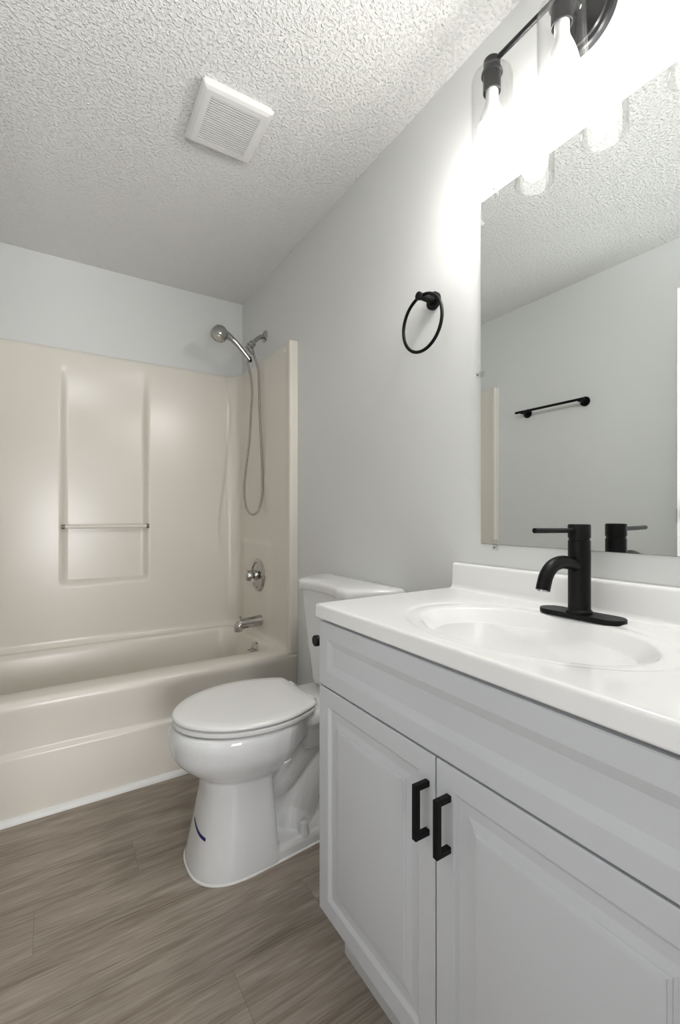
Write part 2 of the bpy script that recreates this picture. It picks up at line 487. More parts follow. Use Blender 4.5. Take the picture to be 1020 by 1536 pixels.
# overflow plate with trip lever on the end wall of the basin
bm = new(); OC = Vector((-0.1005, 2.305, 0.385)); oa = Vector((-1, -0.15, 0.30)).normalized()
lathe(bm, OC, oa, [(0, 0.036), (0.004, 0.035), (0.009, 0.026), (0.011, 0.010), (0.011, 0)], 28)
op = obj('overflow_plate', bm, M['chrome'], tubu); op['label'] = 'round chrome overflow plate'
bm = new(); tube(bm, [OC + oa*0.010, OC + oa*0.028 + Vector((0, -0.004, -0.006)), OC + oa*0.050 + Vector((0, -0.012, -0.012))], 0.003, 10)
obj('trip_lever', bm, M['chrome'], op)

# ------------------------------------------------------------------ tub spout
sp = thing('tub_spout', 'chrome tub spout with diverter pin just above the tub rim', 'spout', (XR, 2.35, 0.52))
bm = new()
pts = [(XR+0.003, 2.35, 0.522), (XR-0.03, 2.35, 0.520), (XR-0.08, 2.35, 0.517), (XR-0.122, 2.35, 0.513)]
tube(bm, pts, lambda t: 0.031 - 0.0035*t, 24)
tube(bm, [(XR-0.114, 2.35, 0.517), (XR-0.128, 2.35, 0.511), (XR-0.133, 2.35, 0.498), (XR-0.133, 2.35, 0.478)],
     lambda t: 0.0265 - 0.003*t, 24)
obj('spout_body', bm, M['chrome'], sp, 50)
bm = new(); lathe(bm, (XR-0.122, 2.35, 0.535), (0, 0, 1), [(0, 0.003), (0.012, 0.003), (0.013, 0.007), (0.02, 0.007), (0.022, 0.004), (0.022, 0)], 14)
obj('diverter_pin', bm, M['chrome'], sp)

# ------------------------------------------------------------------ shower valve
va = thing('shower_valve', 'round chrome shower valve plate with knob on the surround between hose loop and tub spout', 'faucet', (XR, 2.40, 0.768))
VC = Vector((XR-0.002, 2.385, 0.768))
if True:
    bm = new()
    lathe(bm, VC, (-1, 0, 0), [(-0.002, 0.090), (0.004, 0.092), (0.010, 0.088), (0.015, 0.080), (0.014, 0.073), (0.007, 0.070), (0.012, 0.058), (0.015, 0.040), (0.017, 0.03), (0.017, 0)], 48)
    obj('escutcheon', bm, M['chrome'], va, 30)
    bm = new()
    lathe(bm, VC, (-1, 0, 0), [(0.012, 0.028), (0.02, 0.028), (0.032, 0.022), (0.034, 0.018), (0.052, 0.018), (0.052, 0.025)], 32)
    obj('valve_stem', bm, M['chrome'], va, 30)
    bm = new(); n = 40; ringsk = []
    for t, r, w in ((0.050, 0.020, 0), (0.052, 0.029, 1), (0.072, 0.028, 1), (0.077, 0.024, 0.4), (0.079, 0.014, 0), (0.080, 0.0005, 0)):
        ringsk.append([tuple(VC + Vector((-t, 0, 0)) + Vector((0, math.cos(2*PI*k/n), math.sin(2*PI*k/n))) * (r + w*0.0018*math.cos(10*2*PI*k/n))) for k in range(n)])
    loft(bm, ringsk)
    obj('knob', bm, M['chrome'], va, 50)

# ------------------------------------------------------------------ shower head with hose
SY = 2.40
sh = thing('hand_shower', 'satin nickel hand shower resting on its wall arm with looping metal hose', 'shower head', (0, SY, 2.118))
bm = new(); lathe(bm, (0, SY, 2.118), (-1, 0, 0), [(-0.001, 0.033), (0.003, 0.034), (0.008, 0.030), (0.013, 0.020), (0.014, 0.012)], 32)
obj('wall_flange', bm, M['satin'], sh)
bm = new(); tube(bm, catmull([(0, SY, 2.118), (-0.025, SY, 2.112), (-0.05, SY, 2.092), (-0.085, SY, 2.052)], 6), 0.0115, 20)
obj('shower_arm', bm, M['satin'], sh)
# diverter bracket: stacked collars along the arm axis
ax = Vector((-0.64, 0, -0.77)).normalized(); A0 = Vector((-0.070, SY, 2.070))
bm = new()
lathe(bm, A0, ax, [(0, 0.014), (0.001, 0.019), (0.014, 0.019), (0.015, 0.015), (0.022, 0.015), (0.023, 0.023), (0.030, 0.024), (0.036, 0.023), (0.037, 0.017), (0.062, 0.017), (0.064, 0.014), (0.064, 0)], 24)
obj('arm_bracket', bm, M['chrome'], sh, 30)
bm = new()   # side outlet feeding the hose
lathe(bm, A0 + ax*0.045, (0.50, -0.45, -0.86), [(0, 0.012), (0.016, 0.012), (0.017, 0.0155), (0.034, 0.015), (0.036, 0.010), (0.044, 0.009)], 20)
obj('hose_nut', bm, M['chrome'], sh, 30)
# handle and head
HB = Vector((-0.098, SY-0.012, 1.965))
hp = catmull([HB, (-0.118, SY-0.012, 1.985), (-0.150, SY-0.012, 2.018), (-0.180, SY-0.012, 2.045), (-0.212, SY-0.012, 2.066), (-0.245, SY-0.012, 2.080)], 6)
bm = new()
def hr(t):
    return 0.0135 if t < 0.3 else 0.0135 + 0.003*math.sin(min(1, (t-0.3)/0.7)*PI/2) + 0.008*max(0, t-0.7)/0.3
tube(bm, hp, hr, 24)
obj('handle', bm, M['satin'], sh, 50)
hd = Vector((-0.46, -0.10, -0.88)).normalized()
HC = Vector((-0.258, SY-0.012, 2.092))
bm = new()
lathe(bm, HC, hd, [(-0.022, 0), (-0.021, 0.012), (-0.016, 0.024), (-0.006, 0.035), (0.010, 0.042), (0.028, 0.0445), (0.042, 0.043), (0.050, 0.039), (0.052, 0.036), (0.052, 0.0)], 36)
obj('shower_head', bm, M['satin'], sh, 40)
bm = new()
lathe(bm, HC, hd, [(0.0515, 0.033), (0.055, 0.032), (0.056, 0.022), (0.054, 0.020), (0.057, 0.012), (0.058, 0.0)], 36)
for k in range(12):
    a = 2*PI*k/12; d_, a_, b_ = basis(hd)
    lathe(bm, HC + hd*0.055 + (a_*math.cos(a) + b_*math.sin(a))*0.027, hd, [(0, 0.0028), (0.003, 0.002), (0.003, 0)], 8)
obj('spray_face', bm, M['chrome'], sh, 40)
bm = new(); lathe(bm, HB, (0.55, 0, -0.83), [(-0.012, 0.0135), (0.0, 0.0135), (0.004, 0.0115), (0.014, 0.009)], 20)
obj('hose_collar', bm, M['black'], sh)
hose = catmull([HB + Vector((0.004, 0, -0.006)),
(-0.1161, 2.3750, 1.9453),
(-0.1018, 2.3720, 1.8846),
(-0.0917, 2.3680, 1.7933),
(-0.0980, 2.3620, 1.6993),
(-0.1135, 2.3520, 1.5133),
(-0.1352, 2.3450, 1.3658),
(-0.1492, 2.3380, 1.2386),
(-0.1398, 2.3330, 1.1487),
(-0.1068, 2.3300, 1.1056),
(-0.0691, 2.3280, 1.1312),
(-0.0496, 2.3280, 1.2155),
(-0.0488, 2.3300, 1.3695),
(-0.0545, 2.3350, 1.5529),
(-0.0582, 2.3450, 1.7378),
(-0.0559, 2.3600, 1.8707),
(-0.0597, 2.3700, 1.9356),
    A0 + ax*0.045 + Vector((0.50, -0.45, -0.86)).normalized()*0.042], 8)
bm = new(); tube(bm, hose, 0.0065, 12)
obj('hose', bm, M['hose'], sh, 80)

# ------------------------------------------------------------------ toilet
TY = 1.45
to = thing('toilet', 'white two-piece toilet with closed lid standing between tub and vanity', 'toilet', (-0.45, TY, 0.0))

def interp(tab, x):
    """smooth monotone-ish interpolation through (x, v) table"""
    if x <= tab[0][0]: return tab[0][1]
    for (a, va_), (b, vb) in zip(tab, tab[1:]):
        if x <= b: 
            t = (x-a)/(b-a); return va_ + (vb-va_)*t
    return tab[-1][1]

def egg(xf, xb, hw, z, n=64, back=0.62, p=2.25, wide=0.58):
    """outline of a bowl section: rounded front at xf, blunter back at xb"""
    out = []; xm = xf + (xb-xf)*wide
    for k in range(n):
        a = 2*PI*k/n; ca, sa = math.cos(a), math.sin(a)
        q = 2.0/p if ca < 0 else 2.0/(p + 1.2)
        ex = math.copysign(abs(ca)**q, ca); ey = math.copysign(abs(sa)**q, sa)
        x = xm + ex * ((xm-xf) if ca < 0 else (xb-xm))
        hwf = hw * (1 - (1-back) * sstep(0.1, 1.0, ex)) if ca > 0 else hw
        out.append((x, TY + ey*hwf, z))
    return out
bm = new()
# bowl
sloft(bm, [egg(-0.58, -0.38, 0.080, 0.20), egg(-0.610, -0.36, 0.098, 0.250), egg(-0.622, -0.35, 0.108, 0.270), egg(-0.642, -0.33, 0.126, 0.287), egg(-0.672, -0.31, 0.149, 0.311),
          egg(-0.699, -0.28, 0.168, 0.338), egg(-0.714, -0.265, 0.179, 0.362), egg(-0.720, -0.26, 0.184, 0.388), egg(-0.722, -0.255, 0.186, 0.412),
          egg(-0.718, -0.25, 0.184, 0.432), egg(-0.710, -0.25, 0.178, 0.444)])
# pedestal column
def ped(xf, xb, hw, z, p=2.6, n=64):
    out = []; xm = xf + (xb-xf)*0.62
    for k in range(n):
        a = 2*PI*k/n; ca, sa = math.cos(a), math.sin(a)
        if ca < 0: q = 2.0/p
        else: q = 2.0/9.0
        out.append((xm + math.copysign(abs(ca)**q, ca)*((xm-xf) if ca < 0 else (xb-xm)), TY + math.copysign(abs(sa)**q, sa)*hw, z))
    return out
sloft(bm, [ped(-0.668, -0.405, 0.140, 0.0), ped(-0.668, -0.405, 0.140, 0.018), ped(-0.661, -0.408, 0.136, 0.05), ped(-0.650, -0.412, 0.129, 0.10), ped(-0.638, -0.415, 0.122, 0.16),
          ped(-0.627, -0.418, 0.114, 0.22), ped(-0.622, -0.420, 0.108, 0.27), ped(-0.60, -0.430, 0.09, 0.31)])
# foot plate, tapering toward the wall
def plate(x0, x1, h0, h1, z):
    return [(x0, TY-h0, z), (x1, TY-h1, z), (x1, TY+h1, z), (x0, TY+h0, z)]
loft(bm, [plate(-0.50, -0.10, 0.139, 0.112, 0.0), plate(-0.50, -0.10, 0.139, 0.112, 0.030), plate(-0.50, -0.105, 0.130, 0.104, 0.044)])
# inner web and trapway
loft(bm, [plate(-0.46, -0.10, 0.045, 0.045, 0.03), plate(-0.46, -0.06, 0.045, 0.045, 0.30), plate(-0.46, -0.04, 0.05, 0.05, 0.41)])
tube(bm, catmull([(-0.50, TY, 0.24), (-0.43, TY, 0.205), (-0.36, TY, 0.215), (-0.29, TY, 0.27), (-0.23, TY, 0.325), (-0.17, TY, 0.31), (-0.135, TY, 0.23), (-0.13, TY, 0.04)], 6), 0.072, 24)
tube(bm, catmull([(-0.31, TY, 0.05), (-0.27, TY, 0.14), (-0.21, TY, 0.22), (-0.16, TY, 0.2)], 5), 0.080, 24)
bmesh.ops.create_uvsphere(bm, u_segments=24, v_segments=16, radius=1.0, matrix=Matrix.Translation((-0.315, TY, 0.040)) @ Matrix.Diagonal((0.075, 0.096, 0.100, 1)))
# rear deck under the tank
loft(bm, [rrect(-0.30, -0.03, TY-0.085, TY+0.085, 0.03, 0.30), rrect(-0.31, -0.025, TY-0.115, TY+0.115, 0.035, 0.38), rrect(-0.32, -0.02, TY-0.13, TY+0.13, 0.04, 0.405),
          rrect(-0.32, -0.02, TY-0.13, TY+0.13, 0.04, 0.430), rrect(-0.315, -0.025, TY-0.122, TY+0.122, 0.04, 0.442)])
bmesh.ops.recalc_face_normals(bm, faces=bm.faces)
me = bpy.data.meshes.new('tmp'); bm.to_mesh(me); bm.free()
tmp = bpy.data.objects.new('tmp', me); COL.objects.link(tmp)
rm = tmp.modifiers.new('r', 'REMESH'); rm.mode = 'VOXEL'; rm.voxel_size = 0.0042
sm = tmp.modifiers.new('s', 'SMOOTH'); sm.iterations = 6; sm.factor = 0.5
dg = bpy.context.evaluated_depsgraph_get()
me2 = bpy.data.meshes.new_from_object(tmp.evaluated_get(dg))
bpy.data.objects.remove(tmp)
for p in me2.polygons: p.use_smooth = True
me2.materials.clear(); me2.materials.append(M['ceramic'])
for v in me2.vertices:
    if v.co.z < 0.002: v.co.z = 0.0005
me2.name = 'bowl'
bowl = bpy.data.objects.new('bowl', me2); COL.objects.link(bowl); bowl.parent = to
bowl.matrix_parent_inverse = Matrix.Translation(-to.location)
bvh = bvhtree.BVHTree.FromPolygons([v.co.copy() for v in me2.vertices], [tuple(p.vertices) for p in me2.polygons])

# bolt caps
for s in (-1, 1):
    bm = new(); lathe(bm, (-0.315, TY + s*0.108, 0.038), (0, 0, 1), [(0, 0.019), (0.006, 0.0185), (0.030, 0.0145), (0.038, 0.0125), (0.042, 0.007), (0.043, 0)], 24)
    obj('bolt_cap', bm, M['ceramic'], to)
# caulk line round the foot
bm = new()
outl = []
fr = [p for p in ped(-0.668, -0.405, 0.140, 0.0, n=96)]
pts = [(x, y) for x, y, _ in fr if x < -0.47]
pts.sort(key=lambda q: math.atan2(q[1]-TY, -(q[0]+0.47)))
path2 = [(-0.10, TY-0.112)] + pts + [(-0.10, TY+0.112)]
P3 = []
for i, (x, y) in enumerate(path2):
    v = Vector((x+0.45, y-TY, 0)); 
    P3.append(Vector((x - (0.001 if x < -0.5 else 0), y + math.copysign(0.001, y-TY), 0.0025)))
tube(bm, P3, 0.0042, 8)
obj('caulk_bead', bm, M['caulk'], to)

# blue mark on the front of the pedestal
bm = new(); vs = []; N = 12
for k in range(N + 1):
    t = k / N; z = 0.139 - 0.022*t - 0.004*math.sin(PI*t); y = 1.468 - 0.090*t
    row = []
    for w in (-1, 1):
        o_ = Vector((-1.0, y + 0.0, z + w*0.0050)); d_ = Vector((1, 0.0, 0))
        hit = bvh.ray_cast(o_, d_)
        p = hit[0] + hit[1]*0.0006 if hit[0] is not None else Vector((-0.65, y, z))
        row.append(bm.verts.new(p))
    vs.append(row)
for k in range(N): bm.faces.new([vs[k][0], vs[k][1], vs[k+1][1], vs[k+1][0]])
bt = obj('tape_strip', bm, M['blue'], to); bt['label'] = 'small dark blue curved mark'

# seat and lid share an outline
LT = [(-0.7125, 0.0), (-0.711, 0.020), (-0.706, 0.040), (-0.695, 0.066), (-0.675, 0.096), (-0.645, 0.127), (-0.605, 0.155), (-0.56, 0.174), (-0.51, 0.186), (-0.455, 0.190),
      (-0.40, 0.184), (-0.355, 0.171), (-0.315, 0.153), (-0.287, 0.137), (-0.279, 0.129), (-0.275, 0.115)]
def seat_outline(sc=0.0, z=0.0, xb_extra=0.0):
    pts = catmull([(x, h, 0) for x, h in LT], 4)
    up = [(p.x, max(0, p.y)) for p in pts]
    full = [(x, h) for x, h in up] + [(x, -h) for x, h in reversed(up) if h > 1e-6]
    out = []; n = len(full); cx = -0.48
    for i in range(n):
        x0, y0 = full[i-1]; x1, y1 = full[(i+1) % n]; x, y = full[i]
        tx, ty = x1-x0, y1-y0; l = math.hypot(tx, ty) or 1
        nx, ny = -ty/l, tx/l
        if nx*(x-cx) + ny*y < 0: nx, ny = -nx, -ny
        out.append((x - nx*sc, TY + (y - ny*sc), z))
    return out
def shrink(f, z):
    return [(-0.47 + (x+0.47)*f, TY + (y-TY)*f, z) for x, y, _ in seat_outline(0.008, 0)]
bm = new()
loft(bm, [seat_outline(0.009, 0.4685), seat_outline(0.001, 0.4700), seat_outline(0.0, 0.472), seat_outline(0.0, 0.476), seat_outline(0.0025, 0.4805), seat_outline(0.008, 0.4832), shrink(0.85, 0.4845), shrink(0.5, 0.4855)])
obj('lid', bm, M['seat'], to, 40)
bm = new()
o1 = [seat_outline(0.008, 0.4485), seat_outline(0.003, 0.450), seat_outline(0.002, 0.453), seat_outline(0.002, 0.461), seat_outline(0.005, 0.4635), seat_outline(0.012, 0.4645)]
o2 = [seat_outline(0.07, 0.4645), seat_outline(0.078, 0.462), seat_outline(0.078, 0.450), seat_outline(0.07, 0.4475)]
R_ = loft(bm, o1 + o2, False, False)
for k in range(len(R_[0])):
    k2 = (k+1) % len(R_[0]); bm.faces.new([R_[-1][k], R_[-1][k2], R_[0][k2], R_[0][k]])
obj('seat', bm, M['seat'], to, 40)
for s in (-1, 1):
    bm = new(); tube(bm, [(-0.268, TY+s*0.055, 0.466), (-0.268, TY+s*0.095, 0.466)], 0.011, 16); box(bm, -0.282, -0.25, TY+s*0.075-0.018, TY+s*0.075+0.018, 0.440, 0.462, 0.004)
    obj('hinge', bm, M['seat'], to)

# tank
def tank_ring(xf, xb, hf, hb, conc, z, rad=0.03, n=9):
    """flared plan: narrow concave front, wide back; symmetric about TY"""
    half = []
    m = 12
    for k in range(m):                                  # front edge, centre to corner
        t = k / m; half.append((xf + conc*(1 - t*t), hf*t*0.86))
    c = catmull([(xf + conc*(1-0.86**2)*0.3, hf*0.86, 0), (xf+0.006, hf*1.0, 0), (xf + (xb-xf)*0.12, hf + (hb-hf)*0.25, 0), (xf + (xb-xf)*0.45, hf + (hb-hf)*0.62, 0), (xf + (xb-xf)*0.85, hf + (hb-hf)*0.97, 0), (xb-0.006, hb, 0), (xb, hb-0.012, 0)], 4)
    half += [(p.x, p.y) for p in c]
    return [(x, TY-h, z) for x, h in half] + [(x, TY+h, z) for x, h in reversed(half) if h > 1e-6]
bm = new()
sloft(bm, [tank_ring(-0.150, -0.03, 0.070, 0.135, 0.004, 0.444), tank_ring(-0.165, -0.022, 0.088, 0.160, 0.006, 0.452), tank_ring(-0.172, -0.018, 0.098, 0.174, 0.008, 0.47), tank_ring(-0.176, -0.016, 0.106, 0.190, 0.010, 0.52),
          tank_ring(-0.182, -0.014, 0.122, 0.218, 0.013, 0.62), tank_ring(-0.188, -0.013, 0.137, 0.240, 0.016, 0.72), tank_ring(-0.192, -0.012, 0.146, 0.252, 0.018, 0.812)])
obj('tank', bm, M['ceramic'], to, 40)
bm = new()
loft(bm, [tank_ring(-0.196, -0.010, 0.150, 0.258, 0.019, 0.812), tank_ring(-0.203, -0.006, 0.156, 0.266, 0.020, 0.815), tank_ring(-0.205, -0.005, 0.158, 0.268, 0.020, 0.822), tank_ring(-0.205, -0.005, 0.158, 0.268, 0.020, 0.838),
          tank_ring(-0.202, -0.006, 0.155, 0.266, 0.020, 0.846), tank_ring(-0.194, -0.010, 0.148, 0.258, 0.019, 0.8505), tank_ring(-0.18, -0.02, 0.13, 0.24, 0.017, 0.853), tank_ring(-0.13, -0.05, 0.06, 0.16, 0.01, 0.855)])
obj('tank_lid', bm, M['ceramic'], to, 50)

# ------------------------------------------------------------------ vanity cabinet
VX, VYL, VYR = -0.478, 0.957, 0.136
vc = thing('vanity_cabinet', 'white two-door vanity cabinet with recessed panel front and square black pulls', 'cabinet', (-0.24, 0.565, 0.0))
bm = new()
box(bm, VX+0.020, -0.002, VYL-0.016, VYL, 0.150, 0.8515, 0.001)
box(bm, VX+0.020, -0.002, VYR, VYR+0.016, 0.150, 0.8515, 0.001)
box(bm, VX+0.020, -0.002, VYR+0.016, VYL-0.016, 0.150, 0.166)
box(bm, VX+0.020, VX+0.036, VYR+0.016, VYL-0.016, 0.166, 0.8515)
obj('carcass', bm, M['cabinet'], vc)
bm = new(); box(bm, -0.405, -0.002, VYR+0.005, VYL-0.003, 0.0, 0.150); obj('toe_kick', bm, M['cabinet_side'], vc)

def panel(bm, y0, y1, z0, z1, prof, x=VX, back=VX+0.019, bev=0.002):
    """front facing -x with profiled insets: prof = [(inset, depth)]"""
    rings = []
    for ins, dep in [(0.0, None), (0.0, bev), (bev, 0.0)] + prof:
        X = back if dep is None else x + dep
        rings.append([(X, y0+ins, z0+ins), (X, y1-ins, z0+ins), (X, y1-ins, z1-ins), (X, y0+ins, z1-ins)])
    loft(bm, rings)
raised = [(0.0395, 0.0), (0.042, 0.0015), (0.047, 0.0065), (0.049, 0.0072), (0.0635, 0.0072), (0.0655, 0.0068), (0.078, 0.0040), (0.0785, 0.0030), (0.083, 0.0020), (0.0835, 0.0012), (0.087, 0.0004), (0.090, 0.0)]
sunk = [(0.0365, 0.0), (0.040, 0.0010), (0.054, 0.0058), (0.058, 0.0062)]
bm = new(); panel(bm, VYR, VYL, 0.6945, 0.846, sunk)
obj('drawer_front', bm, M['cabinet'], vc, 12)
YM = 0.5625
def pull(y, parent):
    bm = new(); zt, zb = 0.6435, 0.549; t = 0.0105; xf = VX-0.032
    rr = [[(xf, y-t/2, zb), (xf, y+t/2, zb), (xf, y+t/2, zt), (xf, y-t/2, zt)]]
    box(bm, xf, xf+t, y-t/2, y+t/2, zb, zt, 0.0008, 1)
    box(bm, xf+t-0.0005, VX+0.0005, y-t/2, y+t/2, zt-t, zt, 0.0008, 1)
    box(bm, xf+t-0.0005, VX+0.0005, y-t/2, y+t/2, zb, zb+t, 0.0008, 1)
    obj('handle', bm, M['black'], parent)
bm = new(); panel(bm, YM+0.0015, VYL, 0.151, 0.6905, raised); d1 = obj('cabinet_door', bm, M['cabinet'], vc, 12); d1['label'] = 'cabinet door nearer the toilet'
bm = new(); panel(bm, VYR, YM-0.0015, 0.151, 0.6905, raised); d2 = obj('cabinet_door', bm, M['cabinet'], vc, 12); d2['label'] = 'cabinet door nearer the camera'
pull(0.581, d1); pull(0.531, d2)

# paper holder on the side of the cabinet facing the toilet
ph = thing('toilet_paper_holder', 'small black paper holder on vanity side panel facing the toilet', 'paper holder', (-0.36, VYL, 0.772))
bm = new(); lathe(bm, (-0.33, VYL, 0.772), (0, 1, 0), [(-0.0005, 0.024), (0.006, 0.024), (0.008, 0.010), (0.075, 0.0085)], 28)
obj('mounting_post', bm, M['black'], ph)
bm = new(); tube(bm, [(-0.435, VYL+0.082, 0.772), (-0.305, VYL+0.082, 0.772)], 0.007, 18)
lathe(bm, (-0.445, VYL+0.082, 0.772), (1, 0, 0), [(0, 0), (0, 0.0135), (0.001, 0.0145), (0.011, 0.0145), (0.012, 0.013), (0.012, 0.005)], 24)
obj('roll_bar', bm, M['black'], ph)

# ------------------------------------------------------------------ vanity top with moulded basin
CT = 0.888; CX0, CX1, CY0, CY1 = -0.483, -0.002, 0.125, 0.965
vt = thing('vanity_countertop', 'glossy white one-piece vanity top with oval basin and low backsplash', 'countertop', (-0.24, 0.565, 0.852))
BX, BY, BA, BB = -0.263, 0.545, 0.158, 0.226
def top_z(e):
    z = 0.0
    z -= 0.0035 * sstep(1.20, 1.13, e) if e < 1.20 else 0
    if e < 1.0 + 0.03:
        pass
    return z
bm = new()
NA = 160
angs = [2*PI*k/NA for k in range(NA)]
for cxn, cyn in ((CX0, CY0), (CX1, CY0), (CX0, CY1), (CX1, CY1)):
    a = math.atan2((cyn-BY)/BB, (cxn-BX)/BA) % (2*PI)
    j = min(range(len(angs)), key=lambda i: abs(angs[i]-a)); angs[j] = a
angs.sort()
def edge_e(a):
    ca, sa = math.cos(a)*BA, math.sin(a)*BB; ts = []
    if ca > 1e-9: ts.append((CX1-BX)/ca)
    if ca < -1e-9: ts.append((CX0-BX)/ca)
    if sa > 1e-9: ts.append((CY1-BY)/sa)
    if sa < -1e-9: ts.append((CY0-BY)/sa)
    return min(ts)
E1 = 1.22
def prof_z(e):
    # e: 1 = lip of the basin
    if e >= 1.22: return CT
    if e >= 1.12: return CT - 0.0030*sstep(1.22, 1.14, e) if False else CT - 0.0030*(1 - sstep(1.14, 1.22, e))
    if e >= 1.0:
        t = (1.12-e)/0.12; return CT - 0.0030 - 0.0035*t**3
    t = 1 - e
    depth = 0.120 * (1 - e**2.05)
    return CT - 0.0065 - depth - 0.004*t
es = [1.22, 1.205, 1.19, 1.175, 1.16, 1.145, 1.13, 1.11, 1.09, 1.07, 1.05, 1.035, 1.02, 1.01, 1.0, 0.99, 0.98, 0.965, 0.95, 0.93, 0.91, 0.88, 0.85, 0.81, 0.77, 0.72, 0.66, 0.6, 0.53, 0.46, 0.38, 0.30, 0.22, 0.14, 0.08]
def pt(a, e, z): return (BX + e*BA*math.cos(a), BY + e*BB*math.sin(a), z)
rings = []
def outer(inset, z):
    r = []
    for a in angs:
        x, y, _ = pt(a, edge_e(a), 0)
        x = min(CX1, max(CX0+inset, x)); y = min(CY1-inset, max(CY0+inset, y)); r.append((x, y, z))
    return r
rings = [outer(0.004, 0.8525), outer(0.0, 0.856), outer(0.0, 0.858), outer(0.0, CT-0.008), outer(0.0, CT-0.005), outer(0.0012, CT-0.002), outer(0.004, CT-0.0003), outer(0.006, CT), outer(0.009, CT)]
# blend from the rectangle to the ellipse
for f in (0.35, 0.7):
    r = []
    for a in angs:
        ee = min(edge_e(a), 9); r.append(pt(a, max(1.0, ee + (E1-ee)*f) if ee > E1 else ee*(1-f) + min(E1, ee)*f, CT))
    rings.append(r)
for e in es:
    r = []
    for a in angs:
        ee = edge_e(a) - 0.05; e2 = min(e, ee) if e > 1.0 else e
        r.append(pt(a, e2, prof_z(e2 if e > 1.0 else e)))
    rings.append(r)
loft(bm, rings)
obj('basin_top', bm, M['marble'], vt, 50)
# backsplash with a cove at its foot
bm = new()
pr = [(-0.002, CT-0.002), (-0.040, CT-0.002), (-0.040, CT+0.0002), (-0.034, CT+0.0010), (-0.029, CT+0.003), (-0.0255, CT+0.007), (-0.0240, CT+0.013), (-0.0215, CT+0.066), (-0.0205, CT+0.070), (-0.018, CT+0.0725), (-0.014, CT+0.0735), (-0.002, CT+0.0738)]
loft(bm, [[(x, y, z) for x, z in pr] for y in (CY0, CY0+0.001, CY1-0.012, CY1-0.0105)])
obj('backsplash', bm, M['marble'], vt, 40)
bm = new(); lathe(bm, (BX, BY, CT-0.0065-0.1235), (0, 0, 1), [(0, 0.024), (0.003, 0.023), (0.003, 0.017), (0.007, 0.016), (0.009, 0.008), (0.009, 0)], 28)
obj('drain_stopper', bm, M['black'], vt)

# ------------------------------------------------------------------ faucet
FX, FY = -0.082, 0.538
fa = thing('faucet', 'matte black single-lever faucet on oval deck plate behind the basin', 'faucet', (FX, FY, CT))
bm = new()
def stadium(hw, hl, z, n=14):
    out = []
    for c_, a0 in ((1, 0), (-1, PI)):
        for k in range(n+1):
            a = a0 + PI*k/n; out.append((FX + 0.004 + hw*math.cos(a), FY - 0.001 + c_*(hl-hw) + hw*math.sin(a), z))
    return out
loft(bm, [stadium(0.0290, 0.0890, CT-0.003), stadium(0.0300, 0.0900, CT), stadium(0.0300, 0.0900, CT+0.006), stadium(0.0290, 0.0890, CT+0.0072)])
obj('deck_plate', bm, M['black'], fa)
bm = new()
lathe(bm, (FX, FY, CT+0.007), (0, 0, 1), [(0, 0.0255), (0.005, 0.0255), (0.007, 0.0235), (0.009, 0.0220), (0.153, 0.0220), (0.154, 0.0205), (0.159, 0.0205), (0.160, 0.0220), (0.1605, 0.0222)], 40)
obj('body', bm, M['black'], fa)
bm = new(); lathe(bm, (FX, FY, CT+0.1665), (0, 0, 1), [(0, 0.0222), (0.026, 0.0222), (0.0285, 0.0205), (0.029, 0.0)], 40)
cap = obj('valve_cap', bm, M['black'], fa)
bm = new(); tube(bm, [(FX-0.018, FY, CT+0.182), (FX-0.15, FY+0.004, CT+0.184)], 0.0052, 14)
obj('lever', bm, M['black'], fa)
bm = new()
sp_pts = catmull([(FX-0.010, FY, CT+0.106), (FX-0.035, FY, CT+0.114), (FX-0.066, FY, CT+0.118), (FX-0.096, FY, CT+0.112), (FX-0.116, FY, CT+0.096), (FX-0.125, FY, CT+0.078), (FX-0.129, FY, CT+0.066)], 6)
tube(bm, sp_pts, 0.0135, 24)
spo = obj('spout', bm, M['black'], fa, 50)
bm = new(); lathe(bm, (FX-0.1288, FY, CT+0.0668), (-0.20, 0, -1), [(0, 0.011), (0.0028, 0.0105), (0.0028, 0.006), (0.0022, 0)], 20)
obj('aerator', bm, M['satin'], spo)

# ------------------------------------------------------------------ mirror
MZ0, MZ1, MY0, MY1 = 1.022, 1.984, 0.255, 0.864
bm = new(); box(bm, -0.006, -0.0012, MY0, MY1, MZ0, MZ1, 0.0008, 1)
mi = obj('wall_mirror', bm, M['mirror']); tag(mi, 'large frameless wall mirror above the backsplash', 'mirror')
def clip(y, z, dy, dz):
    bm = new()
    # screw tab beside the glass and a lip lapping over it
    s = 0.0075
    cy, cz = y + dy*0.008, z + dz*0.008
    box(bm, -0.010, -0.0005, cy-s, cy+s, cz-s, cz+s, 0.0015)
    cy2, cz2 = y - dy*0.006, z - dz*0.006
    box(bm, -0.0115, -0.0068, cy2-s, cy2+s, cz2-s, cz2+s, 0.0015)
    o = obj('mirror_clip', bm, M['clip'], mi)
    bm = new(); lathe(bm, (-0.0098, cy, cz), (-1, 0, 0), [(0, 0.0032), (0.0012, 0.0028), (0.0014, 0)], 12)
    obj('screw', bm, M['satin'], o)
clip(0.815, MZ0, 0, -1); clip(0.815, MZ1, 0, 1); clip(MY1, 1.50, 1, 0)

